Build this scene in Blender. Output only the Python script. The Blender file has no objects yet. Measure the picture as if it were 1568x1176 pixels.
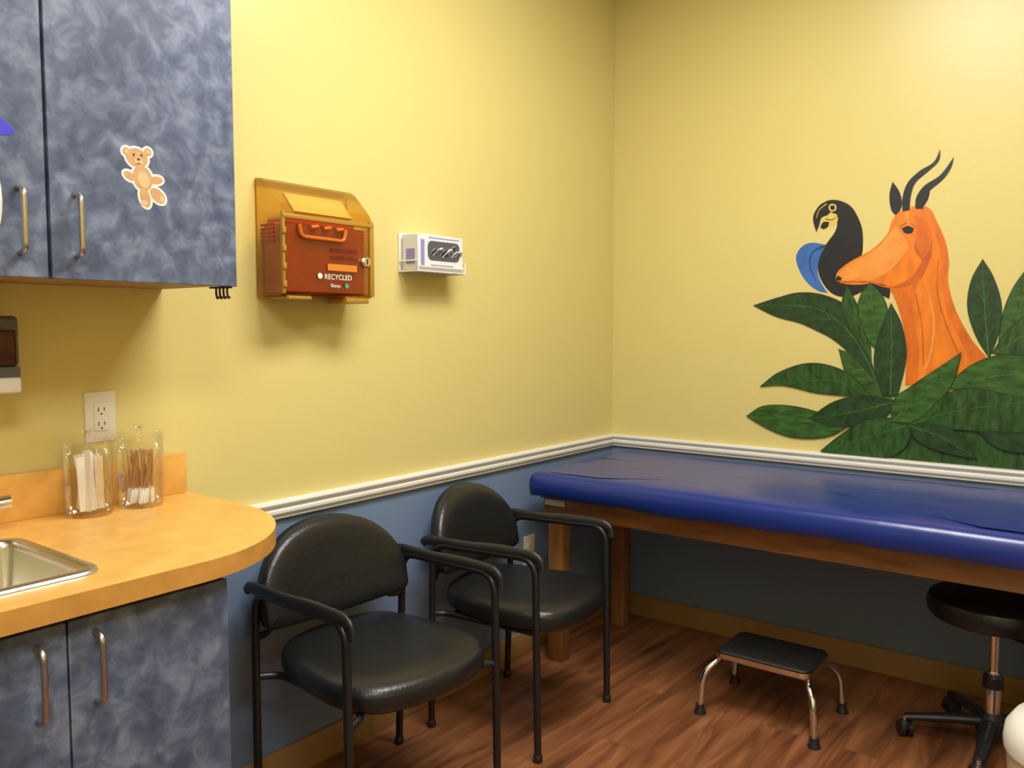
import bpy, bmesh, math, random
from mathutils import Vector, Euler, Matrix
from mathutils.geometry import tessellate_polygon
random.seed(4)
C=bpy.context.collection
# ------------------------------------------------------------ materials
def nmat(name):
    m=bpy.data.materials.new(name); m.use_nodes=True
    nt=m.node_tree; b=nt.nodes['Principled BSDF']; return m,nt,b
def mat(name,col,rough=.5,metal=0,var=0,scale=8,bump=0,bscale=60,spec=.5,coat=0,stretch=(1,1,1),detail=4,distort=0):
    m,nt,b=nmat(name)
    b.inputs['Base Color'].default_value=(*col,1); b.inputs['Roughness'].default_value=rough
    b.inputs['Metallic'].default_value=metal; b.inputs['Specular IOR Level'].default_value=spec
    b.inputs['Coat Weight'].default_value=coat
    tc=nt.nodes.new('ShaderNodeTexCoord'); mp=nt.nodes.new('ShaderNodeMapping'); mp.inputs['Scale'].default_value=stretch
    nt.links.new(tc.outputs['Object'],mp.inputs['Vector'])
    if var>0:
        n=nt.nodes.new('ShaderNodeTexNoise'); n.inputs['Scale'].default_value=scale; n.inputs['Detail'].default_value=detail; n.inputs['Distortion'].default_value=distort
        nt.links.new(mp.outputs[0],n.inputs['Vector'])
        r=nt.nodes.new('ShaderNodeValToRGB'); r.color_ramp.elements[0].position=.3; r.color_ramp.elements[1].position=.7
        r.color_ramp.elements[0].color=(*[c*(1-var) for c in col],1); r.color_ramp.elements[1].color=(*[min(1,c*(1+var)) for c in col],1)
        nt.links.new(n.outputs['Fac'],r.inputs['Fac']); nt.links.new(r.outputs[0],b.inputs['Base Color'])
    if bump>0:
        n2=nt.nodes.new('ShaderNodeTexNoise'); n2.inputs['Scale'].default_value=bscale; n2.inputs['Detail'].default_value=3
        nt.links.new(mp.outputs[0],n2.inputs['Vector'])
        bp=nt.nodes.new('ShaderNodeBump'); bp.inputs['Strength'].default_value=bump; bp.inputs['Distance'].default_value=.01
        nt.links.new(n2.outputs['Fac'],bp.inputs['Height']); nt.links.new(bp.outputs[0],b.inputs['Normal'])
    return m
def wall_mat():
    m,nt,b=nmat('wall_paint_two_tone')
    g=nt.nodes.new('ShaderNodeNewGeometry'); s=nt.nodes.new('ShaderNodeSeparateXYZ'); nt.links.new(g.outputs['Position'],s.inputs[0])
    gt=nt.nodes.new('ShaderNodeMath'); gt.operation='GREATER_THAN'; gt.inputs[1].default_value=.81; nt.links.new(s.outputs['Z'],gt.inputs[0])
    n=nt.nodes.new('ShaderNodeTexNoise'); n.inputs['Scale'].default_value=1.5; nt.links.new(g.outputs['Position'],n.inputs['Vector'])
    r=nt.nodes.new('ShaderNodeValToRGB'); r.color_ramp.elements[0].color=(.635,.540,.200,1); r.color_ramp.elements[1].color=(.67,.570,.220,1)
    nt.links.new(n.outputs['Fac'],r.inputs['Fac'])
    mx=nt.nodes.new('ShaderNodeMix'); mx.data_type='RGBA'
    nt.links.new(gt.outputs[0],mx.inputs['Factor']); mx.inputs[6].default_value=(.165,.235,.37,1); nt.links.new(r.outputs[0],mx.inputs[7])
    nt.links.new(mx.outputs[2],b.inputs['Base Color']); b.inputs['Roughness'].default_value=.36; b.inputs['Specular IOR Level'].default_value=.42
    n2=nt.nodes.new('ShaderNodeTexNoise'); n2.inputs['Scale'].default_value=70; nt.links.new(g.outputs['Position'],n2.inputs['Vector'])
    bp=nt.nodes.new('ShaderNodeBump'); bp.inputs['Strength'].default_value=.07; bp.inputs['Distance'].default_value=.004
    nt.links.new(n2.outputs['Fac'],bp.inputs['Height']); nt.links.new(bp.outputs[0],b.inputs['Normal'])
    return m
def laminate():
    m,nt,b=nmat('blue_mottled_laminate')
    tc=nt.nodes.new('ShaderNodeTexCoord')
    n=nt.nodes.new('ShaderNodeTexNoise'); n.inputs['Scale'].default_value=21; n.inputs['Detail'].default_value=3.5; n.inputs['Roughness'].default_value=.6; n.inputs['Distortion'].default_value=.4
    nt.links.new(tc.outputs['Object'],n.inputs['Vector'])
    n3=nt.nodes.new('ShaderNodeTexNoise'); n3.inputs['Scale'].default_value=6; n3.inputs['Detail'].default_value=2
    nt.links.new(tc.outputs['Object'],n3.inputs['Vector'])
    a=nt.nodes.new('ShaderNodeMath'); a.operation='MULTIPLY_ADD'; a.inputs[1].default_value=.30; nt.links.new(n3.outputs['Fac'],a.inputs[0])
    k0=nt.nodes.new('ShaderNodeMath'); k0.operation='MULTIPLY'; k0.inputs[1].default_value=.70; nt.links.new(n.outputs['Fac'],k0.inputs[0]); nt.links.new(k0.outputs[0],a.inputs[2])
    r=nt.nodes.new('ShaderNodeValToRGB'); e=r.color_ramp.elements
    e[0].position=.38; e[0].color=(.054,.072,.128,1); e[1].position=.65; e[1].color=(.19,.23,.32,1)
    k=e.new(.50); k.color=(.090,.117,.190,1)
    nt.links.new(a.outputs[0],r.inputs['Fac']); nt.links.new(r.outputs[0],b.inputs['Base Color']); b.inputs['Roughness'].default_value=.42
    return m
def floor_mat():
    m,nt,b=nmat('cherry_plank_floor')
    tc=nt.nodes.new('ShaderNodeTexCoord')
    mp=nt.nodes.new('ShaderNodeMapping'); mp.inputs['Rotation'].default_value=(0,0,math.radians(90)); nt.links.new(tc.outputs['Object'],mp.inputs['Vector'])
    br=nt.nodes.new('ShaderNodeTexBrick'); br.inputs['Scale'].default_value=1; br.inputs['Brick Width'].default_value=1.1; br.inputs['Row Height'].default_value=.125
    br.inputs['Mortar Size'].default_value=.0008; br.inputs['Mortar Smooth'].default_value=.2; br.offset=.37
    br.inputs['Color1'].default_value=(0,0,0,1); br.inputs['Color2'].default_value=(1,1,1,1); br.inputs['Mortar'].default_value=(.3,.3,.3,1)
    nt.links.new(mp.outputs[0],br.inputs['Vector'])
    mp2=nt.nodes.new('ShaderNodeMapping'); mp2.inputs['Scale'].default_value=(14,1.6,1); nt.links.new(tc.outputs['Object'],mp2.inputs['Vector'])
    add=nt.nodes.new('ShaderNodeVectorMath'); add.operation='ADD'; nt.links.new(mp2.outputs[0],add.inputs[0])
    sc=nt.nodes.new('ShaderNodeVectorMath'); sc.operation='SCALE'; sc.inputs['Scale'].default_value=7; nt.links.new(br.outputs['Color'],sc.inputs[0]); nt.links.new(sc.outputs[0],add.inputs[1])
    n=nt.nodes.new('ShaderNodeTexNoise'); n.inputs['Scale'].default_value=1.3; n.inputs['Detail'].default_value=8; n.inputs['Distortion'].default_value=1.0; nt.links.new(add.outputs[0],n.inputs['Vector'])
    r=nt.nodes.new('ShaderNodeValToRGB'); e=r.color_ramp.elements
    e[0].position=.28; e[0].color=(.10,.033,.012,1); e[1].position=.76; e[1].color=(.39,.165,.062,1); k=e.new(.5); k.color=(.245,.089,.031,1)
    nt.links.new(n.outputs['Fac'],r.inputs['Fac'])
    mx=nt.nodes.new('ShaderNodeMix'); mx.data_type='RGBA'; mx.blend_type='MULTIPLY'; mx.inputs['Factor'].default_value=.18
    nt.links.new(r.outputs[0],mx.inputs[6]); nt.links.new(br.outputs['Color'],mx.inputs[7])
    mx2=nt.nodes.new('ShaderNodeMix'); mx2.data_type='RGBA'; nt.links.new(br.outputs['Fac'],mx2.inputs['Factor']); nt.links.new(mx.outputs[2],mx2.inputs[6]); mx2.inputs[7].default_value=(.10,.035,.014,1)
    nt.links.new(mx2.outputs[2],b.inputs['Base Color']); b.inputs['Roughness'].default_value=.42
    return m
def clear(name,tint,gloss=.12,rough=.05,diff=0,dcol=(1,1,1),fr=.7):
    m=bpy.data.materials.new(name); m.use_nodes=True; nt=m.node_tree; nt.nodes.clear()
    o=nt.nodes.new('ShaderNodeOutputMaterial'); t=nt.nodes.new('ShaderNodeBsdfTransparent'); t.inputs[0].default_value=(*tint,1)
    g=nt.nodes.new('ShaderNodeBsdfGlossy'); g.inputs['Roughness'].default_value=rough; g.inputs[0].default_value=(1,1,1,1)
    f=nt.nodes.new('ShaderNodeFresnel'); f.inputs[0].default_value=1.45
    a=nt.nodes.new('ShaderNodeMath'); a.operation='MULTIPLY_ADD'; a.inputs[1].default_value=fr; a.inputs[2].default_value=gloss*.3; nt.links.new(f.outputs[0],a.inputs[0])
    d=nt.nodes.new('ShaderNodeBsdfDiffuse'); d.inputs[0].default_value=(*dcol,1)
    m1=nt.nodes.new('ShaderNodeMixShader'); m1.inputs[0].default_value=diff; nt.links.new(t.outputs[0],m1.inputs[1]); nt.links.new(d.outputs[0],m1.inputs[2])
    m2=nt.nodes.new('ShaderNodeMixShader'); nt.links.new(a.outputs[0],m2.inputs[0]); nt.links.new(m1.outputs[0],m2.inputs[1]); nt.links.new(g.outputs[0],m2.inputs[2])
    nt.links.new(m2.outputs[0],o.inputs[0]); return m
WALL=wall_mat(); LAM=laminate(); FLOOR=floor_mat()
CEIL=mat('ceiling_white',(.75,.74,.70),.9,bump=.2,bscale=200)
TRIM=mat('white_trim_paint',(.74,.73,.69),.35,var=.02)
BASE=mat('tan_vinyl_base',(.32,.18,.06),.45,var=.12,scale=3)
COUNTER=mat('amber_laminate_top',(.68,.37,.085),.33,var=.12,scale=18,detail=5,distort=.6)
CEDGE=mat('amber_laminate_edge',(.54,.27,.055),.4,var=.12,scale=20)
STEEL=mat('stainless',(.62,.61,.58),.28,1,bump=.05,bscale=200)
NICKEL=mat('brushed_nickel',(.50,.46,.40),.32,1)
CHROME=mat('chrome',(.78,.77,.75),.12,1)
BLK=mat('black_powder_coat',(.010,.010,.011),.38)
BLKP=mat('black_plastic',(.014,.014,.015),.45)
VINYL=mat('black_vinyl',(.010,.011,.011),.34,bump=.12,bscale=130)
BLUEV=mat('blue_vinyl',(.007,.024,.175),.28,bump=.28,bscale=6,var=.06,scale=2)
WOOD=mat('honey_oak',(.24,.105,.030),.45,var=.28,scale=5,stretch=(1,8,8),distort=.5)
WOODV=mat('honey_oak_post',(.25,.11,.030),.45,var=.25,scale=5,stretch=(8,8,1),distort=.5)
UND=mat('cabinet_underside',(.32,.22,.10),.6,var=.1)
DARK=mat('dark_gap',(.01,.01,.013),.8)
WHITE=mat('white_plastic',(.72,.71,.67),.35)
IVORY=mat('ivory_plastic',(.70,.65,.52),.35)
CARD=mat('white_card',(.70,.70,.70),.6,var=.03)
CREAM=mat('cream_plastic',(.74,.73,.66),.4)
SLATE=mat('grey_plastic',(.10,.10,.11),.4)
GLASS=clear('clear_acrylic',(.995,.995,.99),.04,fr=.55)
AMBER=clear('amber_polycarbonate',(.95,.78,.34),.15,.08,.04,(.55,.33,.04))
RED=mat('red_bin_plastic',(.46,.010,.006),.3,var=.2,scale=10)
# ------------------------------------------------------------ mesh helpers
def finish(name,bm,m,smooth=False,auto=None):
    bmesh.ops.recalc_face_normals(bm,faces=bm.faces)
    me=bpy.data.meshes.new(name); bm.to_mesh(me); bm.free()
    o=bpy.data.objects.new(name,me); C.objects.link(o)
    for x in (m if isinstance(m,(list,tuple)) else [m]): me.materials.append(x)
    if smooth:
        me.shade_smooth()
        if auto: me.set_sharp_from_angle(angle=math.radians(auto))
    return o
def box(name,lo,hi,m,bev=0,seg=2,rot=None):
    bm=bmesh.new(); bmesh.ops.create_cube(bm,size=1)
    c=[(a+b)/2 for a,b in zip(lo,hi)]; s=[abs(b-a) for a,b in zip(lo,hi)]
    for v in bm.verts: v.co=Vector((v.co.x*s[0],v.co.y*s[1],v.co.z*s[2]))
    if bev: bmesh.ops.bevel(bm,geom=bm.edges[:]+bm.verts[:],offset=bev,segments=seg,profile=.5,affect='EDGES')
    M=Matrix.Translation(c)
    if rot: M=M@Euler(rot).to_matrix().to_4x4()
    bm.transform(M); return finish(name,bm,m,bool(bev),40)
def lathe(name,prof,center,m,n=32,axis='Z',cap=True):
    bm=bmesh.new(); rings=[]
    for r,z in prof:
        ring=[]
        for i in range(n):
            a=2*math.pi*i/n; ring.append(bm.verts.new((r*math.cos(a),r*math.sin(a),z)))
        rings.append(ring)
    for A,B in zip(rings,rings[1:]):
        for i in range(n): bm.faces.new((A[i],A[(i+1)%n],B[(i+1)%n],B[i]))
    if cap: bm.faces.new(rings[0]); 
    if cap is True: bm.faces.new(rings[-1])
    if axis=='X': bm.transform(Matrix.Rotation(math.pi/2,4,'Y'))
    if axis=='Y': bm.transform(Matrix.Rotation(-math.pi/2,4,'X'))
    bm.transform(Matrix.Translation(center)); return finish(name,bm,m,True,35)
def tube(name,pts,r,m,n=12,smooth_pts=True,sub=6,flat=1.0):
    P=[Vector(p) for p in pts]
    if smooth_pts and len(P)>2:
        Q=[]
        for i in range(len(P)-1):
            p0=P[max(i-1,0)];p1=P[i];p2=P[i+1];p3=P[min(i+2,len(P)-1)]
            for k in range(sub):
                t=k/sub; Q.append(.5*((2*p1)+(-p0+p2)*t+(2*p0-5*p1+4*p2-p3)*t*t+(-p0+3*p1-3*p2+p3)*t**3))
        Q.append(P[-1]); P=Q
    bm=bmesh.new(); rings=[]; up=None
    for i,p in enumerate(P):
        d=(P[min(i+1,len(P)-1)]-P[max(i-1,0)]).normalized()
        if up is None:
            up=Vector((0,0,1)) if abs(d.z)<.9 else Vector((0,1,0))
        x=up.cross(d)
        if x.length<1e-4: x=Vector((1,0,0)).cross(d)
        x.normalize(); y=d.cross(x).normalized(); up=y
        rr=r[i*len(r)//len(P)] if isinstance(r,(list,tuple)) else r
        rings.append([bm.verts.new(p+x*math.cos(2*math.pi*k/n)*rr+y*math.sin(2*math.pi*k/n)*rr*flat) for k in range(n)])
    for A,B in zip(rings,rings[1:]):
        for i in range(n): bm.faces.new((A[i],A[(i+1)%n],B[(i+1)%n],B[i]))
    bm.faces.new(rings[0]); bm.faces.new(rings[-1]); return finish(name,bm,m,True,50)
def bend(pts,rad,n=6):
    """round the corners of a polyline"""
    P=[Vector(p) for p in pts]; out=[P[0]]
    for a,b,c in zip(P,P[1:],P[2:]):
        u=(a-b).normalized(); w=(c-b).normalized(); rr=min(rad,(a-b).length*.49,(c-b).length*.49)
        s=b+u*rr; e=b+w*rr
        for k in range(n+1):
            t=k/n; out.append((1-t)**2*s+2*t*(1-t)*b+t*t*e)
    out.append(P[-1]); return out
def hermite(pts,corner=70,sub=6):
    P=[Vector(p) for p in pts]; n=len(P); cor=[]
    for i in range(n):
        a=(P[i]-P[i-1]); b=(P[(i+1)%n]-P[i]); cor.append(math.degrees(a.angle(b,0))>corner)
    out=[]
    for i in range(n):
        p1=P[i];p2=P[(i+1)%n];L=(p2-p1).length
        def tan(j,a,b):
            if cor[j]: return (p2-p1)*.9
            t=(b-a); 
            return t.normalized()*L if t.length else (p2-p1)
        t1=tan(i,P[i-1],p2); t2=tan((i+1)%n,p1,P[(i+2)%n])
        for k in range(sub):
            t=k/sub; out.append((2*t**3-3*t*t+1)*p1+(t**3-2*t*t+t)*t1+(-2*t**3+3*t*t)*p2+(t**3-t*t)*t2)
    return out
def rrect(x0,y0,x1,y1,r,n=8,seg=1):
    out=[]
    for cx,cy,a0 in ((x1-r,y1-r,0),(x0+r,y1-r,90),(x0+r,y0+r,180),(x1-r,y0+r,270)):
        for k in range(n+1):
            a=math.radians(a0+90*k/n); out.append(Vector((cx+r*math.cos(a),cy+r*math.sin(a))))
    if seg>1:
        o2=[]
        for i in range(len(out)):
            a=out[i];b=out[(i+1)%len(out)]; k=max(1,int((b-a).length/ .03))
            for j in range(k): o2.append(a.lerp(b,j/k))
        out=o2
    return out
def puff(name,outline,rings,mapf,m,capend=True,capstart=True,jit=None):
    n=len(outline); P=[Vector(p) for p in outline]; cen=sum(P,Vector((0,0)))/n
    area=sum(P[i].x*P[(i+1)%n].y-P[(i+1)%n].x*P[i].y for i in range(n)); sg=1 if area>0 else -1
    N=[]
    for i in range(n):
        d=P[(i+1)%n]-P[i-1]; N.append(Vector((-d.y,d.x)).normalized()*sg)
    bm=bmesh.new(); RR=[]
    for ri,(ins,sc,z) in enumerate(rings):
        ring=[]
        for i in range(n):
            q=P[i]+N[i]*ins; q=cen+(q-cen)*sc; zz=z+(jit(i,ri) if jit else 0)
            ring.append(bm.verts.new(mapf(q.x,q.y,zz)))
        RR.append(ring)
    for A,B in zip(RR,RR[1:]):
        for i in range(n): bm.faces.new((A[i],A[(i+1)%n],B[(i+1)%n],B[i]))
    def cap(ring):
        c=sum((v.co for v in ring),Vector())/n; cv=bm.verts.new(c)
        for i in range(n): bm.faces.new((ring[i],ring[(i+1)%n],cv))
    if capstart: cap(RR[0])
    if capend: cap(RR[-1])
    return finish(name,bm,m,True,60)
def extrude_loops(name,loops,z0,z1,mapf,m):
    L=[[Vector((p[0],p[1],0)) for p in l] for l in loops]; tri=tessellate_polygon(L); flat=[p for l in L for p in l]
    bm=bmesh.new(); A=[bm.verts.new(mapf(p.x,p.y,z1)) for p in flat]; B=[bm.verts.new(mapf(p.x,p.y,z0)) for p in flat]
    for t in tri:
        try:
            bm.faces.new([A[i] for i in t]); bm.faces.new([B[i] for i in reversed(t)])
        except ValueError: pass
    k=0
    for l in L:
        n=len(l)
        for i in range(n):
            f=bm.faces.new((A[k+i],A[k+(i+1)%n],B[k+(i+1)%n],B[k+i]))
            if isinstance(m,(list,tuple)): f.material_index=1
        k+=n
    return finish(name,bm,m)
XY=lambda a,b,c:(a,b,c)
def join(name,objs):
    bpy.ops.object.select_all(action='DESELECT')
    for o in objs: o.select_set(True)
    bpy.context.view_layer.objects.active=objs[0]; bpy.ops.object.join(); objs[0].name=name; return objs[0]
def group(name,parts,offset=(0,0,0),rotz=0,pivot=None):
    bpy.context.view_layer.update()
    pts=[v.co for o in parts for v in o.data.vertices]
    if pivot is None:
        pivot=Vector(((min(p.x for p in pts)+max(p.x for p in pts))/2,(min(p.y for p in pts)+max(p.y for p in pts))/2,min(p.z for p in pts)))
    pivot=Vector(pivot)
    e=bpy.data.objects.new(name,None); e.empty_display_size=.1; C.objects.link(e)
    e.location=pivot+Vector(offset); e.rotation_euler=(0,0,rotz)
    for o in parts:
        o.data.transform(Matrix.Translation(-pivot)); o.parent=e
    return e
# ------------------------------------------------------------ room
RX,RY,RZ=3.3,-4.4,3.0
box('floor',(-.1,RY-.1,-.1),(RX+.1,.1,0),FLOOR)
box('ceiling',(-.1,RY-.1,RZ),(RX+.1,.1,RZ+.1),CEIL)
box('wall_left',(-.1,RY-.1,0),(0,.1,RZ),WALL)
box('wall_back',(0,0,0),(RX,.1,RZ),WALL)
box('wall_right',(RX,RY-.1,0),(RX+.1,.1,RZ),WALL)
box('wall_front',(0,RY-.1,0),(RX,RY,RZ),WALL)
box('baseboard_left',(0,-2.46,0),(.012,0,.10),BASE,.003)
box('baseboard_back',(.012,-.012,0),(RX,0,.10),BASE,.003)
prof=[(0,.786),(.009,.786),(.013,.790),(.013,.797),(.018,.800),(.021,.806),(.021,.814),(.016,.819),(.016,.823),(.024,.829),(.026,.834),(.024,.840),(0,.842)]
extrude_loops('trim_1',[prof],-2.46,0,lambda a,b,c:(a,c,b),TRIM)
extrude_loops('trim_2',[prof],.0,RX,lambda a,b,c:(c,-a,b),TRIM)
# ceiling light, plus an added fill panel of the same build
def ceiling_light(x,y,P,nm='ceiling_light'):
    z=RZ
    fr=[box('frame_a',(x-.33,y-.64,z-.03),(x-.30,y+.64,z),TRIM),box('frame_b',(x+.30,y-.64,z-.03),(x+.33,y+.64,z),TRIM),
        box('frame_c',(x-.30,y-.64,z-.03),(x+.30,y-.61,z),TRIM),box('frame_d',(x-.30,y+.61,z-.03),(x+.30,y+.64,z),TRIM)]
    em,nt,b=nmat('diffuser'); b.inputs['Emission Color'].default_value=(1,.97,.93,1); b.inputs['Emission Strength'].default_value=4
    fr.append(box('diffuser',(x-.30,y-.61,z-.012),(x+.30,y+.61,z-.004),em))
    g=group(nm,fr)
    l=bpy.data.lights.new('panel_light','AREA'); l.shape='RECTANGLE'; l.size=.58; l.size_y=1.2; l.energy=P; l.color=(1,.97,.94)
    lo=bpy.data.objects.new('panel_lamp',l); C.objects.link(lo); lo.location=Vector((x,y,z-.02))-g.location; lo.parent=g
ceiling_light(1.30,-1.70,64)
ceiling_light(2.2,-3.55,42)  # unseen panel added behind the camera as fill light
# ------------------------------------------------------------ upper cabinet
def pull(nm,x,y,z0,z1):
    return tube(nm,bend([(x,y,z0),(x+.028,y,z0+.004),(x+.028,y,z1-.004),(x,y,z1)],.02),.0052,NICKEL,smooth_pts=False)
parts=[box('carcass',(.002,-3.87,1.450),(.300,-2.231,2.28),LAM),box('bottom_panel',(.002,-3.87,1.437),(.300,-2.231,1.450),UND)]
edges=[-2.229,-2.637,-3.047,-3.457,-3.867]
for i in range(4):
    parts.append(box(f'door_{i+1}',(.302,edges[i+1]+.003,1.434),(.320,edges[i]-.001 if i==0 else edges[i]-.003,2.28),LAM,.001,1))
for i,y in enumerate((-2.588,-2.690,-3.40,-3.51)): parts.append(pull(f'pull_{i+1}',.320,y,1.478,1.598))
group('upper_wall_cabinet',parts)
# cup hooks under cabinet
hk=[box('plate',(.258,-2.262,1.430),(.316,-2.240,1.434),BLKP)]
for i in range(4):
    x=.266+.0145*i; hk.append(tube(f'hook_{i+1}',[(x,-2.249,1.432),(x,-2.249,1.418),(x+.001,-2.247,1.408),(x+.001,-2.243,1.411)],.0026,BLK,n=8))
group('cup_hooks',hk)
# stickers on the doors
BEARW=mat('sticker_white',(.75,.72,.66),.5); BEARB=mat('sticker_tan',(.50,.30,.13),.5,var=.1,scale=60); BEARL=mat('sticker_light_tan',(.60,.41,.21),.5); BEARD=mat('sticker_brown',(.05,.02,.01),.5); PURP=mat('sticker_violet',(.045,.04,.55),.5)
cy,cz=-2.447,1.648
def ell(a,b,ra,rb,rot=0,grow=0):
    out=[]
    for k in range(24):
        t=2*math.pi*k/24; x=(ra+grow)*math.cos(t); y=(rb+grow)*math.sin(t); r=math.radians(rot)
        out.append((a+x*math.cos(r)-y*math.sin(r),b+x*math.sin(r)+y*math.cos(r)))
    return out
S=.00138
def stick(nm,shape,layer,m,c=None):
    x=.3203+layer*.00025; oy,oz=c or (cy,cz)
    return extrude_loops(nm,[[(oy+a*S,oz+b*S) for a,b in shape]],x-.0003,x,lambda a,b,c:(c,a,b),m)
bp=[(-9,29,17,14,-8),(-25,36,6,6,0),(8,40,6,6,0),(-1,0,15,19,15),(-21,1,10,6,-25),(20,0,11,6,10),(2,-28,8,15,15),(22,-23,9,14,50)]
parts=[]
for i,(a,b,ra,rb,r) in enumerate(bp):
    parts.append(stick(f'outline_{i}',ell(a,b,ra,rb,r,3.2),0+i*.02,BEARW)); parts.append(stick(f'fur_{i}',ell(a,b,ra,rb,r),1+i*.05,BEARB))
parts+= [stick('belly',ell(0,-2,9,12,15),3,BEARL),stick('muzzle',ell(-7,24,7,5),3,BEARL),stick('nose',ell(-7,27,2.4,1.7),4,BEARD),stick('eye_l',ell(-14,33,1.5,1.8),4,BEARD),stick('eye_r',ell(-2,34,1.5,1.8),4,BEARD),
 stick('mouth',ell(-7,21,3.4,.8),4,BEARD),stick('ear_in_l',ell(-25,36,3,3),3,BEARL),stick('ear_in_r',ell(8,40,3,3),3,BEARL),stick('paw_l',ell(0,-36,5,4),3,BEARL),stick('paw_r',ell(29,-28,4,5,30),3,BEARL)]
group('teddy_bear_sticker',parts)
cc=(-2.747,1.628)
parts=[stick('body',ell(0,-40,22.5,60,0),0,BEARW,cc),stick('belly',ell(-4,-40,17,53,0),1,mat('sticker_grey',(.5,.52,.55),.5),cc),stick('head',ell(0,95,24,24,0),1,PURP,cc),
 stick('fin',[(p.x,p.y) for p in hermite([Vector(q) for q in [(-20,36),(8,40),(26,44),(41,50),(36,56),(28,64),(16,68),(0,70),(-20,64)]],corner=180)],2,PURP,cc),stick('eye',ell(8,100,6,8),3,BEARW,cc),stick('pupil',ell(10,99,3,4),4,BEARD,cc)]
group('cartoon_character_sticker',parts)
# ------------------------------------------------------------ base cabinet + counter + sink
X0=.006
parts=[box('side_right',(X0,-2.480,.10),(.588,-2.462,.874),LAM),box('side_left',(X0,-3.87,.10),(.588,-3.852,.874),LAM),box('back',(X0,-3.852,.10),(X0+.012,-2.48,.874),LAM),
 box('bottom',(X0+.012,-3.852,.10),(.588,-2.48,.118),LAM),box('face_rail',(.57,-3.852,.83),(.588,-2.48,.874),LAM),box('face_stile',(.57,-3.077,.118),(.588,-3.037,.83),LAM),box('toe_kick',(.50,-3.87,0),(.53,-2.50,.10),DARK),box('toe_side',(X0,-2.53,0),(.50,-2.50,.10),DARK)]
ed=[-2.460,-2.757,-3.057,-3.457,-3.867]
for i in range(4): parts.append(box(f'door_{i+1}',(.590,ed[i+1]+.002,.115),(.608,ed[i]-.002,.862),LAM,.001,1))
for i,y in enumerate((-2.714,-2.806,-3.40,-3.51)): parts.append(pull(f'pull_{i+1}',.608,y,.716,.836))
group('base_cabinet',parts)
out=[(0.003,-2.680),(.635,-2.680),(.635,-2.53)]
for k in range(1,25):
    a=math.pi/2*k/24; out.append((.25+.385*math.cos(a),-2.53+.343*math.sin(a)))
out.append((.003,-2.187))
parts=[extrude_loops('top_end',[out],.876,.914,XY,[COUNTER,CEDGE]),
 extrude_loops('top_front',[[(.531,-3.052),(.635,-3.052),(.635,-2.680),(.531,-2.680)]],.876,.914,XY,[COUNTER,CEDGE]),
 extrude_loops('top_rear',[[(.003,-3.052),(.204,-3.052),(.204,-2.680),(.003,-2.680)]],.876,.914,XY,[COUNTER,CEDGE]),
 extrude_loops('top_far',[[(.003,-3.88),(.635,-3.88),(.635,-3.052),(.003,-3.052)]],.876,.914,XY,[COUNTER,CEDGE]),
 box('backsplash',(.003,-3.88,.914),(.022,-2.190,1.018),COUNTER,.002)]
group('countertop',parts)
sk=rrect(.183,-3.075,.552,-2.660,.045)
parts=[puff('basin',sk,[(0,1,.9145),(.002,1,.919),(.007,1,.921),(.018,1,.921),(.024,1,.918),(.028,1,.905),(.036,1,.80),(.05,1,.785),(.09,.9,.78)],XY,STEEL,capstart=False)]
parts.append(lathe('drain',[(.03,.781),(.03,.784),(.02,.784),(.015,.782)],(.36,-2.86,0),CHROME))
group('stainless_sink',parts)
fx,fy=.105,-2.835
parts=[puff('base_plate',rrect(fx-.028,fy-.13,fx+.028,fy+.13,.027),[(0,1,.9145),(0,1,.928),(.006,1,.936),(.014,1,.938)],XY,CHROME),
 tube('spout',[(fx,fy,.93),(fx,fy,.99),(fx+.04,fy,1.04),(fx+.11,fy,1.04),(fx+.15,fy,1.01),(fx+.155,fy,.985)],.013,CHROME)]
for s in (-1,1):
    parts.append(lathe(f'handle_hub_{(s+3)//2}',[(.02,.93),(.019,.96),(.014,.972),(.005,.976)],(fx,fy+s*.10,0),CHROME))
    parts.append(tube(f'lever_{(s+3)//2}',[(fx,fy+s*.10,.968),(fx+.01,fy+s*.14,.975),(fx+.02,fy+s*.187,.980)],[.011,.014,.018],CHROME,flat=.85))
group('sink_faucet',parts)
# soap dispenser
WINE=mat('soap_window',(.07,.018,.006),.2)
parts=[box('back_plate',(0,-2.735,1.20),(.015,-2.607,1.365),SLATE,.004),box('cover',(.015,-2.733,1.258),(.10,-2.608,1.365),SLATE,.010,3),
 box('window',(.10,-2.722,1.262),(.1035,-2.618,1.335),WINE,.004),box('window_side',(.03,-2.733,1.262),(.09,-2.7335,1.33),WINE),box('push_bar',(.015,-2.733,1.203),(.104,-2.608,1.236),WHITE,.006,3),box('lower_body',(.015,-2.733,1.236),(.099,-2.609,1.258),SLATE)]
group('soap_dispenser',parts)
# outlets
def outlet(y,z):
    p=[box('plate',(0,y-.037,z-.060),(.006,y+.037,z+.060),IVORY,.0025,3),box('insert',(.006,y-.017,z-.034),(.0085,y+.017,z+.034),IVORY,.001)]
    for k,dz in enumerate((-.017,.017)):
        p.append(box(f'slot_{k}a',(.0083,y-.008,z+dz-.004),(.0091,y-.006,z+dz+.005),DARK)); p.append(box(f'slot_{k}b',(.0083,y+.006,z+dz-.003),(.0091,y+.008,z+dz+.005),DARK))
        p.append(lathe(f'ground_{k}',[(.0022,.0083),(.0022,.0091)],(0,y,z+dz-.010),DARK,n=10,axis='X'))
    group('wall_outlet',p)
outlet(-2.398,1.128); outlet(-.665,.430)
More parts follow.
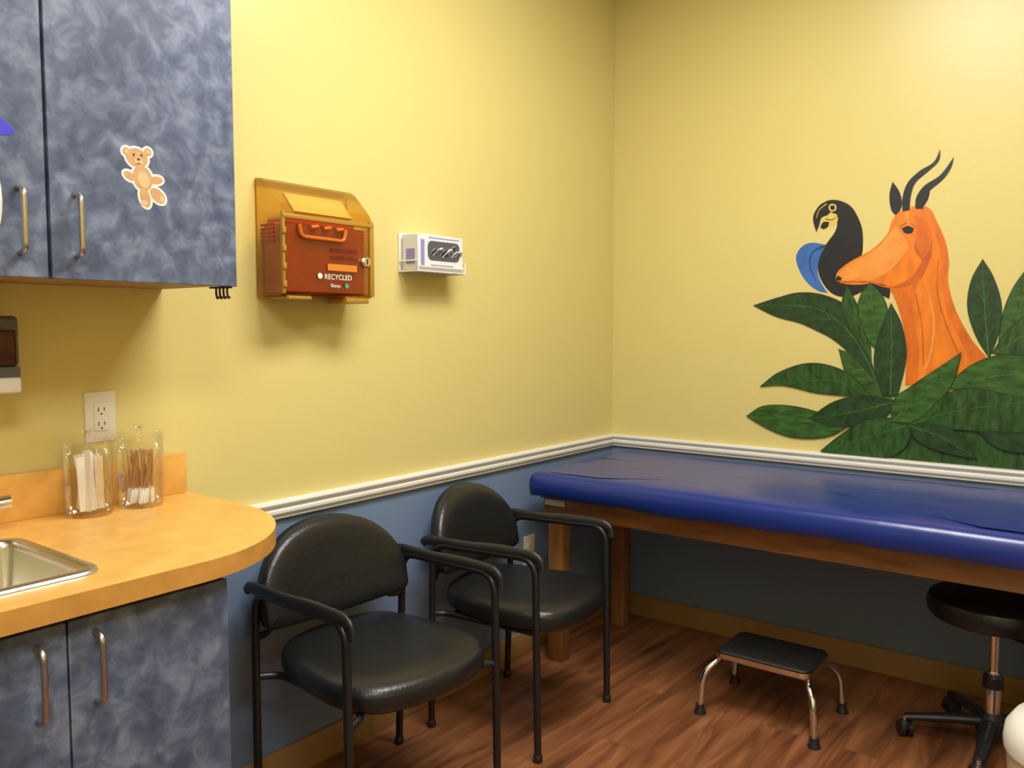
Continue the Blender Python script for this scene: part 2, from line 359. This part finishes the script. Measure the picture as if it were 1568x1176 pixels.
# jars
def jar(cx,cy,fill,nm):
    z0=.9145
    p=[lathe('glass',[(.046,z0),(.050,z0+.004),(.0515,z0+.06),(.0535,z0+.16),(.0565,z0+.165),(.0545,z0+.167)],(cx,cy,0),GLASS,n=48,cap='bottom'),
       lathe('lid',[(.053,z0+.168),(.056,z0+.169),(.056,z0+.174),(.02,z0+.177),(.006,z0+.178),(.006,z0+.186),(.011,z0+.190),(.011,z0+.196),(.004,z0+.198)],(cx,cy,0),GLASS,n=32)]
    if fill=='dep':
        TD=mat('birch_depressor',(.78,.66,.46),.6,var=.12,scale=30); PW=mat('paper_sleeve',(.84,.83,.80),.7)
        for i in range(13):
            a=random.uniform(0,6.28); r=random.uniform(.008,.030); bx=cx+r*math.cos(a); by=cy+r*math.sin(a)
            p.append(box(f'depressor_{i}',(bx-.009,by-.0012,z0+.012),(bx+.009,by+.0012,z0+.145+random.uniform(-.012,.006)),random.choice([TD,PW,PW]),.001,1,rot=(random.uniform(-.12,.12),random.uniform(-.12,.12),random.uniform(-.6,.9)+math.pi/2*(random.random()<.6))))
    else:
        SW=mat('swab_stick',(.50,.28,.13),.6); CT=mat('cotton',(.86,.85,.81),.9)
        for i in range(40):
            a=random.uniform(0,6.28); r=.038*math.sqrt(random.random()); b=Vector((cx+r*math.cos(a)*.8,cy+r*math.sin(a)*.8,z0+.008)); t=b+Vector((0,0,.125))
            t.x=cx+.7*r*math.cos(a+.8)+random.uniform(-.006,.006); t.y=cy+.7*r*math.sin(a+.8)+random.uniform(-.004,.014)
            p.append(tube(f'swab_{i}',[b,t],.0012,SW,n=6)); d=(t-b).normalized()
            p.append(tube(f'cotton_{i}',[b,b+d*.004,b+d*.028,b+d*.036],[.0025,.0045,.0045,.0016],CT,n=6,smooth_pts=False))
        sw=[o for o in p[2:]]; j=join('cotton_swabs',sw); p=p[:2]+[j]
    group(nm,p)
jar(.080,-2.468,'dep','tongue_depressor_jar'); jar(.080,-2.345,'swab','cotton_swab_jar')
# ------------------------------------------------------------ sharps container
y0,y1=-1.952,-1.625
prof=[(.004,1.428),(.112,1.428),(.120,1.440),(.124,1.62),(.122,1.655),(.108,1.678),(.045,1.742),(.028,1.752),(.004,1.752)]
parts=[extrude_loops('amber_shell',[prof],y0,y1,lambda a,b,c:(a,c,b),AMBER)]
parts.append(box('red_bin',(.014,y0+.016,1.436),(.114,y1-.022,1.630),RED,.008,3))
parts.append(box('bin_shoulder',(.014,y0+.030,1.630),(.095,y1-.045,1.644),RED,.004,2))
FUN=clear('frosted_funnel',(.9,.85,.7),.2,.2,.8,(.80,.66,.56))
parts.append(extrude_loops('funnel_flap',[[(.104,1.655),(.110,1.660),(.064,1.715),(.058,1.710)]],y0+.05,y1-.07,lambda a,b,c:(a,c,b),FUN))
AMS=mat('amber_solid',(.50,.12,.015),.3)
parts.append(tube('seam_handle',bend([(.128,-1.90,1.624),(.128,-1.895,1.590),(.128,-1.74,1.588),(.128,-1.735,1.622)],.02),.006,AMS,smooth_pts=False))
for i in range(3): parts.append(tube(f'latch_{i}',[(.127,-1.86+.045*i,1.618),(.127,-1.835+.045*i,1.622)],.006,AMS))
AMB2=mat('amber_edge',(.36,.20,.03),.25)
parts+= [box('front_lip_top',(.118,y0,1.636),(.128,y1,1.648),AMB2,.003),box('front_lip_left',(.116,y0-.002,1.432),(.126,y0+.007,1.655),AMB2,.003),box('front_lip_right',(.116,y1-.014,1.432),(.127,y1+.003,1.655),AMB2,.003),
 box('mount_plate',(0,y0+.004,1.425),(.006,y1-.004,1.757),mat('amber_back',(.55,.39,.08),.4),.001,1),box('foot_left',(.03,y0+.02,1.418),(.118,y0+.10,1.428),AMB2,.003),box('foot_right',(.03,y1-.10,1.412),(.118,y1-.012,1.428),AMB2,.003)]
RIB=mat('red_rib',(.30,.02,.006),.3)
for i in range(5): parts.append(box(f'side_rib_{i}',(.03,y0-.003,1.575+.011*i),(.085,y0+.001,1.580+.011*i),RIB))
for i in range(4): parts.append(box(f'hinge_{i}',(.123,y0-.004,1.45+.048*i),(.130,y0+.008,1.468+.048*i),AMB2,.002))
parts.append(lathe('lock_bezel',[(.017,0),(.017,.008),(.013,.012),(.004,.012)],(.122,y1-.032,1.535),CHROME,axis='X')); parts.append(box('lock_slot',(.133,y1-.0335,1.527),(.1355,y1-.0305,1.543),DARK))
LBL=mat('label_print',(.80,.78,.68),.5); GRN=mat('label_green',(.05,.35,.15),.5); LRD=mat('label_dark_red',(.12,.006,.006),.5); LYL=mat('label_amber',(.60,.20,.02),.5)
def text(nm,s,size,loc,m,ex=.0002):
    cu=bpy.data.curves.new(nm,'FONT'); cu.body=s; cu.size=size; cu.extrude=ex; o=bpy.data.objects.new(nm,cu); C.objects.link(o)
    bpy.ops.object.select_all(action='DESELECT'); o.select_set(True); bpy.context.view_layer.objects.active=o; bpy.ops.object.convert(target='MESH'); o=bpy.context.view_layer.objects.active
    o.data.transform(Matrix.Translation(loc)@Euler((math.pi/2,0,math.pi/2)).to_matrix().to_4x4()); o.data.materials.clear(); o.data.materials.append(m); return o
parts.append(text('label_text','RECYCLED',.021,(.1245,-1.812,1.478),LBL)); parts.append(text('label_text_small','Sharps',.014,(.1245,-1.79,1.456),LBL)); parts.append(lathe('label_dot',[(.008,0),(.008,.001)],(.1245,-1.828,1.486),LBL,axis='X')); parts.append(lathe('label_dot_green',[(.007,0),(.007,.001)],(.1245,-1.73,1.461),GRN,axis='X'))
parts.append(box('warning_label',(.1243,-1.80,1.503),(.1248,-1.69,1.522),LYL)); parts.append(text('warning_text','SHARPS  ONLY',.016,(.1245,-1.79,1.535),LRD)); parts.append(text('warning_text_b','BIOHAZARD',.018,(.1245,-1.79,1.555),LRD))
group('sharps_container',parts)
# ------------------------------------------------------------ glove box in holder
gy0,gy1,gz0,gz1=-1.390,-1.168,1.530,1.648
GREY=mat('glove_nitrile',(.16,.16,.18),.5,var=.5,scale=60); LAV=mat('box_lavender',(.25,.24,.50),.5); PALE=mat('glove_pale',(.45,.46,.50),.5)
parts=[box('carton',(.012,gy0,gz0),(.085,gy1,gz1),CARD,.002,1),puff('opening',rrect(gy0+.045,gz0+.034,gy1-.018,gz1-.020,.02),[(0,1,.0852),(0,1,.0862)],lambda a,b,c:(c,a,b),mat('box_opening',(.08,.08,.09),.6))]
for i in range(9):
    yy=gy0+.068+.0155*i; zz=gz0+.062+random.uniform(-.012,.014)
    parts.append(tube(f'glove_{i}',[(.084,yy-.012,zz-.012),(.090,yy,zz+.004),(.092,yy+.008,zz+.007),(.085,yy+.020,zz-.004)],[.005,.008,.007,.004],(GREY,PALE,CARD)[i%3],n=8,flat=.5))
parts+= [box('stripe',(.0851,gy0+.012,gz0+.012),(.0854,gy0+.030,gz0+.10),LAV),box('stripe_b',(.0851,gy0+.05,gz1-.012),(.0854,gy1-.02,gz1-.008),LAV),box('stripe_c',(.0851,gy0+.06,gz0+.016),(.0854,gy1-.05,gz0+.020),LAV),box('side_print',(.03,gy0-.0003,gz0+.02),(.07,gy0,gz0+.07),LAV)]
ya,yb=gy0-.006,gy1+.006
parts.append(tube('wire',bend([(.0,ya,gz0-.004),(.09,ya,gz0-.004),(.09,yb,gz0-.004),(.0,yb,gz0-.004)],.01),.0028,WHITE,smooth_pts=False))
for j,(xx,yy) in enumerate(((.09,ya),(.09,yb),(.004,ya),(.004,yb))): parts.append(tube(f'upright_{j}',[(xx,yy,gz0-.006),(xx,yy,gz0+.03 if xx>.05 else gz1+.004)],.0026,WHITE))
parts.append(tube('rail_l',[(.0,ya,gz0+.03),(.09,ya,gz0+.03)],.0026,WHITE)); parts.append(tube('rail_r',[(.0,yb,gz0+.03),(.09,yb,gz0+.03)],.0026,WHITE))
parts.append(tube('front_rail',[(.09,ya,gz0+.012),(.09,yb,gz0+.012)],.0018,WHITE))
parts.append(box('holder_back',(0,gy0-.008,gz0-.004),(.005,gy1+.008,gz1+.006),WHITE,.001))
group('glove_box_holder',parts)
# ------------------------------------------------------------ chairs
def chair(wx,wy,rot,hw=.262):
    p=[]
    q=hw/.258
    for s,nm in ((-1,'left'),(1,'right')):
        y=s*hw
        path=bend([(.215,y,.005),(.205,y,.635),(-.19,y,.628),(-.205,y*.97,.005)],.06,8)
        p.append(tube(f'arm_frame_{nm}',path,.0115,BLK,smooth_pts=False,n=14))
        p.append(tube(f'arm_pad_{nm}',[(.226,y,.600),(.220,y,.628),(.19,y,.643),(.08,y,.645),(-.05,y,.639),(-.17,y,.640),(-.215,y,.636),(-.230,y,.625)],[.012,.015,.018,.019,.018,.017,.016,.014],BLKP,flat=.55,n=14))
        for k,(fx_,fy_) in enumerate(((.215,y),(-.205,y*.97))): p.append(lathe(f'foot_{nm}_{k}',[(.013,0),(.015,.004),(.015,.018),(.012,.024)],(fx_,fy_,0),BLKP,n=16))
        p.append(tube(f'seat_rail_{nm}',bend([(.208,y,.375),(.19,s*.20,.385),(-.17,s*.20,.385),(-.199,y*.98,.39)],.03),.010,BLK,smooth_pts=False))
        p.append(tube(f'back_bracket_{nm}',bend([(-.196,y*.98,.50),(-.205,s*.215,.50),(-.215,s*.17,.56),(-.222,s*.16,.64)],.02),.010,BLK,smooth_pts=False))
    p.append(tube('cross_bar_front',[(.14,-.20,.385),(.14,.20,.385)],.010,BLK)); p.append(tube('cross_bar_rear',[(-.14,-.20,.385),(-.14,.20,.385)],.010,BLK))
    so=hermite([(.262,-.10),(.27,0),(.262,.10),(.225,.195),(.13,.240),(0,.238),(-.13,.212),(-.195,.170),(-.228,.07),(-.228,-.07),(-.195,-.170),(-.13,-.212),(0,-.238),(.13,-.240),(.225,-.195)],corner=180,sub=5)
    def smap(a,b,c): return (a,b*q,c+.012*(a/.25)**2*(0 if a>0 else 1)-.012*max(0,a/.27)**3)
    p.append(puff('seat_cushion',so,[(.03,1,.395),(.008,1,.398),(0,1,.410),(0,1,.438),(.004,1,.450),(.014,1,.459),(.035,1,.464),(.03,.8,.463),(.03,.6,.459),(.03,.35,.457),(.03,.1,.456)],smap,VINYL))
    bo=hermite([(0,.782),(.08,.774),(.155,.746),(.215,.693),(.246,.63),(.250,.575),(.240,.530),(.18,.516),(.09,.508),(0,.505),(-.09,.508),(-.18,.516),(-.240,.530),(-.250,.575),(-.246,.63),(-.215,.693),(-.155,.746),(-.08,.774)],corner=180,sub=5)
    def bmap(a,b,c): return (-.205-(b-.5)*.22+c+ .030*(a/.236)**2, a*q, b)
    p.append(puff('back_cushion',bo,[(.03,1,-.012),(.008,1,-.008),(0,1,.002),(0,1,.024),(.005,1,.036),(.016,1,.044),(.035,1,.048),(.03,.75,.048),(.03,.45,.047),(.03,.15,.047)],bmap,VINYL))
    group('guest_armchair',p,offset=(wx,wy,0),pivot=(0,0,0),rotz=math.radians(rot))
chair(.307,-1.797,-3.5,.264); chair(.305,-1.127,5.3,.245)
# ------------------------------------------------------------ exam table
TX0,TX1=.105,1.90
po=rrect(.082,-.800,1.935,-.030,.045,n=8,seg=2)
jt=lambda i,ri:(.0022*math.sin(i*.55)+.002*math.sin(i*.23+1)) if ri<3 else .0006*math.sin(i*.31)
parts=[puff('vinyl_pad',po,[(.02,1,.694),(.005,1,.692),(.0,1,.702),(-.003,1,.725),(0,1,.747),(.006,1,.762),(.018,1,.773),(.040,1,.779),(.10,1,.782),(.2,1,.783),(.3,1,.783)],XY,BLUEV,jit=jt)]
parts.append(box('deck',(TX0,-.73,.672),(TX1,-.06,.690),WOOD))
parts.append(box('apron_front',(TX0+.01,-.705,.600),(TX1-.01,-.680,.672),WOOD,.002)); parts.append(box('apron_rear',(TX0+.01,-.115,.600),(TX1-.01,-.090,.672),WOOD,.002))
parts.append(box('apron_left',(TX0,-.705,.600),(TX0+.022,-.09,.672),WOOD,.002)); parts.append(box('apron_right',(TX1-.022,-.705,.600),(TX1,-.09,.672),WOOD,.002))
for i,(lx,ly) in enumerate(((.108,-.679),(.108,-.185),(1.78,-.679),(1.78,-.185))): parts.append(box(f'leg_{i+1}',(lx,ly,0),(lx+.068,ly+.06,.672),WOODV,.004))
parts.append(box('inventory_tag_front',(TX0+.006,-.7062,.640),(TX0+.10,-.7052,.662),CARD))
group('exam_table',parts)
# ------------------------------------------------------------ step stool
sx0,sx1,sy0,sy1,sh=.835,1.155,-.705,-.47,.222
RUB=mat('black_rubber_tread',(.012,.012,.012),.55)
parts=[puff('tread',rrect(sx0,sy0,sx1,sy1,.03),[(.01,1,sh-.022),(0,1,sh-.020),(0,1,sh-.004),(.004,1,sh)],XY,RUB)]
for i in range(14): yy=sy0+.018+i*.0155; parts.append(box(f'rib_{i}',(sx0+.015,yy,sh),(sx1-.015,yy+.006,sh+.002),RUB))
parts.append(puff('chrome_band',rrect(sx0-.005,sy0-.005,sx1+.005,sy1+.005,.033),[(.004,1,sh-.024),(0,1,sh-.022),(0,1,sh-.006),(.005,1,sh-.004)],XY,CHROME))
for k,(cx,s) in enumerate(((sx0,-1),(sx1,1))):
    tx=cx+s*.036
    parts.append(tube(f'leg_hoop_{k}',bend([(tx,sy0-.035,.02),(tx-s*.008,sy0-.030,.145),(cx-s*.012,sy0+.03,sh-.03),(cx-s*.012,sy1-.03,sh-.03),(tx-s*.008,sy1+.030,.145),(tx,sy1+.035,.02)],.05),.0115,CHROME,smooth_pts=False,n=16))
    for j,yy in enumerate((sy0-.036,sy1+.036)): parts.append(lathe(f'tip_{k}{j}',[(.021,0),(.021,.006),(.016,.014),(.0145,.034),(.012,.036)],(tx,yy,0),BLKP,n=20))
for j,yy in enumerate((sy0+.04,sy1-.04)): parts.append(tube(f'brace_{j}',[(sx0+.01,yy,sh-.035),(sx1-.01,yy,sh-.035)],.009,CHROME))
group('step_stool',parts)
# ------------------------------------------------------------ rolling stool
qx,qy=1.640,-.400
parts=[lathe('seat_cushion',[(.15,.420),(.185,.424),(.197,.440),(.199,.468),(.192,.486),(.17,.497),(.10,.500),(.02,.500)],(qx,qy,0),VINYL,n=48),
 lathe('seat_plate',[(.06,.395),(.10,.410),(.10,.420)],(qx,qy,0),BLKP),lathe('gas_piston',[(.013,.24),(.013,.40)],(qx,qy,0),CHROME),lathe('column',[(.024,.06),(.024,.215),(.020,.225),(.020,.25)],(qx,qy,0),CHROME),
 lathe('column_collar',[(.030,.20),(.030,.235),(.022,.245)],(qx,qy,0),BLKP),lathe('hub',[(.045,.055),(.045,.085),(.030,.11),(.026,.12)],(qx,qy,0),BLKP),
 tube('height_lever',[(qx,qy,.40),(qx+.06,qy-.05,.385),(qx+.10,qy-.08,.39)],.006,BLKP)]
for i in range(5):
    a=math.radians(198+72*i); dx,dy=math.cos(a),math.sin(a); ex,ey=qx+.250*dx,qy+.250*dy
    parts.append(tube(f'base_arm_{i}',[(qx+.02*dx,qy+.02*dy,.088),(qx+.12*dx,qy+.12*dy,.080),(ex,ey,.064)],[.022,.020,.017],BLKP,flat=.75))
    parts.append(lathe(f'caster_stem_{i}',[(.008,.04),(.008,.068)],(ex,ey,0),CHROME,n=12))
    for s in (-1,1):
        w=lathe(f'caster_{i}_{(s+1)//2}',[(.016,-.009),(.025,-.007),(.025,.007),(.016,.009)],(0,0,0),BLKP,n=24,axis='Y'); w.data.transform(Matrix.Translation((ex-.0*dx,ey,.025))@Matrix.Rotation(a+math.pi/2+.3,4,'Z')@Matrix.Translation((0,s*.012,0))); parts.append(w)
    parts.append(lathe(f'caster_hood_{i}',[(.022,.030),(.021,.045),(.010,.054)],(ex,ey,0),BLKP,n=16))
group('rolling_stool',parts)
# ------------------------------------------------------------ waste bin
bx,by=1.900,-1.07
parts=[lathe('body',[(.125,0),(.130,.004),(.150,.33),(.152,.335)],(bx,by,0),CREAM,n=48),lathe('lid',[(.156,.335),(.158,.355),(.154,.385),(.135,.415),(.09,.438),(.03,.446)],(bx,by,0),CREAM,n=48),
 box('pedal',(bx-.03,by-.17,.008),(bx+.03,by-.12,.020),BLKP,.004)]
group('waste_bin',parts)
# ------------------------------------------------------------ mural (flat painting on wall_back)
def wxz(px,py):   # rectifies the traced drawing to metres on the wall (x, z)
    u=(px-784)/1264.2; v=(588-py)/1264.2
    dx=-.6074+.7934*u-.0414*v; dy=.7915+.6088*u+.054*v; dz=-.068+.9977*v
    return (1.981+3.358*dx/dy, max(.8425,1.34+3.358*dz/dy))
M={
'parrot':[(1256,314),(1268,307),(1285,307),(1303,316),(1315,335),(1321,355),(1321,385),(1318,400),(1340,425),(1362,440),(1362,458),(1330,445),(1300,455),(1275,450),(1258,430),(1252,408),(1256,388),(1268,370),(1280,352),(1281,335),(1270,322)],
'wing':[(1219,398),(1224,382),(1240,372),(1266,375),(1256,392),(1252,415),(1257,432),(1268,449),(1252,445),(1232,428)],
'face':[(1259,330),(1270,326),(1281,328),(1283,337),(1274,346),(1262,344),(1257,338)],
'beak':[(1262,310),(1252,318),(1245,334),(1250,356),(1255,344),(1258,334),(1268,329),(1274,322),(1270,312)],
'lowbeak':[(1256,348),(1261,340),(1270,340),(1268,347),(1261,351)],
'head':[(1378,324),(1366,338),(1358,360),(1335,382),(1300,402),(1283,416),(1279,428),(1290,434),(1315,436),(1345,434),(1362,441),(1372,462),(1382,495),(1388,540),(1386,590),(1450,590),(1512,548),(1492,525),(1475,498),(1460,465),(1452,430),(1453,400),(1448,370),(1436,342),(1422,318),(1400,316)],
'shade':[(1410,335),(1425,350),(1425,385),(1412,425),(1385,440),(1362,441),(1395,425),(1412,400),(1400,380),(1405,360)],
'neckshade':[(1362,441),(1390,438),(1412,422),(1402,450),(1398,480),(1408,540),(1404,590),(1386,590),(1388,540),(1382,495),(1372,462)],
'rimshade':[(1422,318),(1436,342),(1448,370),(1453,400),(1452,430),(1460,465),(1475,498),(1492,525),(1512,548),(1490,562),(1470,520),(1450,480),(1442,430),(1440,385),(1430,350)],
'earL':[(1367,278),(1362,298),(1365,322),(1373,331),(1381,315),(1378,295)],
'earR':[(1425,281),(1409,294),(1400,318),(1412,320),(1422,303)],
'hornL':[(1382,324),(1382,303),(1390,280),(1408,262),(1430,248),(1440,228),(1438,246),(1422,262),(1402,280),(1395,300),(1393,322)],
'hornR':[(1402,320),(1403,303),(1415,285),(1440,268),(1461,240),(1457,256),(1445,274),(1424,292),(1415,305),(1414,320)],
'eye':[(1381,350),(1390,346),(1400,350),(1396,357),(1386,357)],
'nose':[(1279,428),(1283,422),(1290,426),(1286,431)],
'muzzle':[(1372,345),(1345,378),(1310,400),(1285,418),(1281,428),(1310,430),(1345,425),(1372,405),(1392,378),(1384,362)],
'cheek':[(1400,330),(1420,340),(1428,375),(1415,395),(1403,375),(1404,350)],
'L1':[(1155,468),(1190,457),(1225,449),(1262,453),(1297,470),(1320,500),(1332,545),(1345,590),(1305,545),(1270,515),(1230,496),(1190,485)],
'L2':[(1298,438),(1314,468),(1330,500),(1335,550),(1308,510),(1290,470)],
'L3':[(1333,434),(1352,455),(1360,490),(1345,540),(1325,510),(1315,475),(1320,450)],
'L4':[(1365,465),(1381,498),(1387,545),(1375,605),(1352,605),(1340,560),(1346,515)],
'L5':[(1285,535),(1320,550),(1350,585),(1372,620),(1330,608),(1300,580)],
'L6':[(1165,592),(1195,570),(1240,557),(1285,565),(1315,585),(1335,607),(1290,605),(1250,600),(1200,590)],
'L7':[(1145,637),(1170,622),(1210,622),(1260,633),(1305,648),(1270,667),(1220,669),(1180,657)],
'L8':[(1240,640),(1280,615),(1330,606),(1370,615),(1355,638),(1300,652),(1265,650)],
'L9':[(1258,690),(1290,665),(1330,643),(1385,640),(1395,660),(1380,690),(1330,705),(1280,700)],
'L10':[(1472,540),(1440,562),(1400,590),(1370,612),(1366,645),(1400,645),(1432,618),(1457,590)],
'L11':[(1390,650),(1430,615),(1480,595),(1545,605),(1600,612),(1580,655),(1520,660),(1450,655)],
'L12':[(1450,592),(1485,562),(1530,545),(1580,548),(1640,570),(1600,605),(1540,612),(1500,603)],
'L13':[(1258,690),(1330,650),(1390,640),(1500,640),(1640,640),(1640,730),(1500,715),(1380,702)],
'L14':[(1505,398),(1488,430),(1483,470),(1494,512),(1515,548),(1530,505),(1532,465),(1521,425)],
'L15':[(1572,412),(1550,445),(1536,485),(1528,535),(1550,548),(1580,530),(1595,480),(1590,440)],
'L16':[(1390,650),(1430,650),(1470,665),(1497,702),(1450,692),(1408,675)],
'L17':[(1500,660),(1550,625),(1610,600),(1680,600),(1640,660),(1580,690),(1530,685)],
'L18':[(1520,540),(1550,500),(1600,470),(1660,470),(1620,520),(1570,550)],
}
def paint(n,c,v=.25,st=(1,1,1),sc=14): return mat(n,c,.45,var=v,scale=sc,stretch=st,detail=6)
PBLK=paint('mural_black',(.008,.010,.014)); PBLU=paint('mural_blue',(.035,.13,.42)); PORG=paint('mural_orange',(.72,.185,.008),.22,(3,1,1),7); PLIT=paint('mural_pale_orange',(.76,.28,.045),.15); PMID=paint('mural_mid_orange',(.62,.135,.006),.2,(3,1,1),9); PDK=paint('mural_burnt_orange',(.50,.10,.006)); PYEL=paint('mural_cream',(.66,.50,.12),.1)
G=[paint('mural_green_a',(.018,.066,.010),.6,(3,1,1),18),paint('mural_green_b',(.028,.092,.012),.55,(1,1,3),18),paint('mural_green_c',(.011,.042,.010),.5,(2,1,2),18)]; GD=paint('mural_green_outline',(.008,.026,.006)); GV=paint('mural_green_vein',(.04,.125,.018),.3)
mur=[]; lay=[0]
def pm(nm,pts2,m,grow=0):
    lay[0]+=1; pts=[Vector(p) for p in pts2]
    if grow:
        c=sum(pts,Vector((0,0)))/len(pts); pts=[p+(p-c).normalized()*grow for p in pts]; pts=[Vector((p.x,max(.8425,p.y))) for p in pts]
    y=-.0006-lay[0]*.00005
    mur.append(extrude_loops(nm,[[(p.x,p.y) for p in pts]],y,y+.00004,lambda a,b,c:(a,c,b),m))
def shape(k,m,outline=None,sub=6):
    P=[Vector(wxz(p.x,p.y)) for p in hermite([Vector(q) for q in M[k]],corner=62,sub=sub)]
    if outline: pm(k+'_outline',P,outline,.004)
    pm(k,P,m)
def line(nm,pts,w0,w1,m):
    P=[Vector(wxz(*p)) for p in pts]; Q=[]
    for i in range(len(P)-1):
        p0=P[max(i-1,0)];p1=P[i];p2=P[i+1];p3=P[min(i+2,len(P)-1)]
        for k in range(6):
            t=k/6; Q.append(.5*((2*p1)+(-p0+p2)*t+(2*p0-5*p1+4*p2-p3)*t*t+(-p0+3*p1-3*p2+p3)*t**3))
    Q.append(P[-1]); A=[];B=[]
    for i,q in enumerate(Q):
        d=(Q[min(i+1,len(Q)-1)]-Q[max(i-1,0)]).normalized(); n=Vector((-d.y,d.x)); w=w0+(w1-w0)*i/(len(Q)-1); A.append(q+n*w); B.append(q-n*w)
    pm(nm,A+B[::-1],m)
shape('parrot',PBLK); shape('wing',PBLU); line('wing_edge',[(1266,376),(1246,385),(1240,405),(1250,432)],.003,.001,PBLK)
circ=lambda r:[wxz(1275+r*math.cos(t*.5236),318+r*math.sin(t*.5236)) for t in range(12)]
shape('face',PYEL); shape('beak',PBLK); shape('lowbeak',PBLK); pm('eye_ring',circ(6.2),PYEL); pm('parrot_eye',circ(3.8),PBLK)
line('face_line',[(1264,335),(1273,337),(1282,332)],.002,.001,PBLK); line('beak_line',[(1266,312),(1255,321),(1250,334)],.0018,.001,PYEL)
shape('earL',PBLK); shape('earR',PBLK); shape('head',PORG); shape('neckshade',PMID); shape('rimshade',PMID)
shape('muzzle',PLIT); shape('shade',PDK); shape('cheek',PMID)
line('jaw',[(1290,433),(1330,432),(1362,440),(1390,432),(1412,415),(1424,395),(1427,370)],.003,.002,PDK)
line('neck_streak',[(1420,440),(1430,490),(1425,540),(1410,580)],.002,.005,PLIT); line('neck_streak_b',[(1437,400),(1436,450),(1450,500),(1470,545)],.002,.003,PDK)
line('neck_streak_c',[(1402,450),(1412,500),(1414,560)],.003,.002,PDK)
line('brow',[(1378,348),(1390,341),(1404,348)],.003,.002,PDK); shape('eye',PBLK); shape('nose',PBLK); line('mouth',[(1281,430),(1300,431),(1318,426)],.0015,.001,PDK); line('forehead',[(1388,325),(1392,345)],.006,.002,PLIT)
shape('hornL',PBLK); shape('hornR',PBLK)
veins={'L1':[(1345,590),(1310,520),(1250,472),(1160,468)],'L2':[(1335,550),(1315,490),(1299,442)],'L3':[(1345,540),(1337,485),(1333,438)],'L4':[(1364,604),(1366,540),(1365,470)],'L5':[(1372,620),(1330,575),(1290,540)],
'L6':[(1335,607),(1270,582),(1170,591)],'L7':[(1305,650),(1230,645),(1150,637)],'L8':[(1370,615),(1310,630),(1245,640)],'L9':[(1390,650),(1320,672),(1265,690)],'L10':[(1368,645),(1410,605),(1468,545)],'L11':[(1392,650),(1470,628),(1595,613)],
'L12':[(1455,592),(1530,575),(1630,572)],'L14':[(1514,545),(1508,470),(1505,403)],'L15':[(1540,545),(1560,480),(1572,416)],'L16':[(1392,651),(1440,668),(1494,700)],'L17':[(1505,660),(1580,640),(1675,603)],'L18':[(1525,540),(1590,500),(1655,472)]}
order=['L13','L15','L14','L18','L5','L1','L2','L3','L4','L6','L7','L8','L9','L12','L17','L11','L10','L16']
for i,k in enumerate(order):
    shape(k,G[i%3],GD)
    if k in veins:
        v=veins[k]; line(k+'_vein',v,.0024,.0006,GV)
        a,b=Vector(v[0]),Vector(v[-1]); L=(b-a).length
        for j in range(1,5):
            f=j/5.5; idx=f*(len(v)-1); i0=int(idx); pp=Vector(v[i0]).lerp(Vector(v[min(i0+1,len(v)-1)]),idx-i0); d=(b-a).normalized(); nn=Vector((-d.y,d.x))
            for s in (-1,1):
                e=pp+d*L*.10+nn*s*L*.075*(1-f*.5); line(k+f'_sv{j}{s}',[tuple(pp),tuple(pp.lerp(e,.5)+d*L*.01),tuple(e)],.0011,.0004,GD if (i%3)!=2 else GV)
mo=join('animal_mural',mur)
# ------------------------------------------------------------ camera
cam=bpy.data.cameras.new('cam'); co=bpy.data.objects.new('camera',cam); C.objects.link(co)
cam.sensor_width=36; cam.lens=1290/1600*36; cam.clip_start=.02
co.location=(1.981,-3.358,1.34); co.rotation_euler=(math.radians(86.1),0,math.radians(37.5))
sc=bpy.context.scene; sc.camera=co
w=bpy.data.worlds.new('world'); w.use_nodes=True; w.node_tree.nodes['Background'].inputs[0].default_value=(1,.93,.8,1); w.node_tree.nodes['Background'].inputs[1].default_value=.3; sc.world=w
sc.view_settings.view_transform='Standard'; sc.view_settings.exposure=0
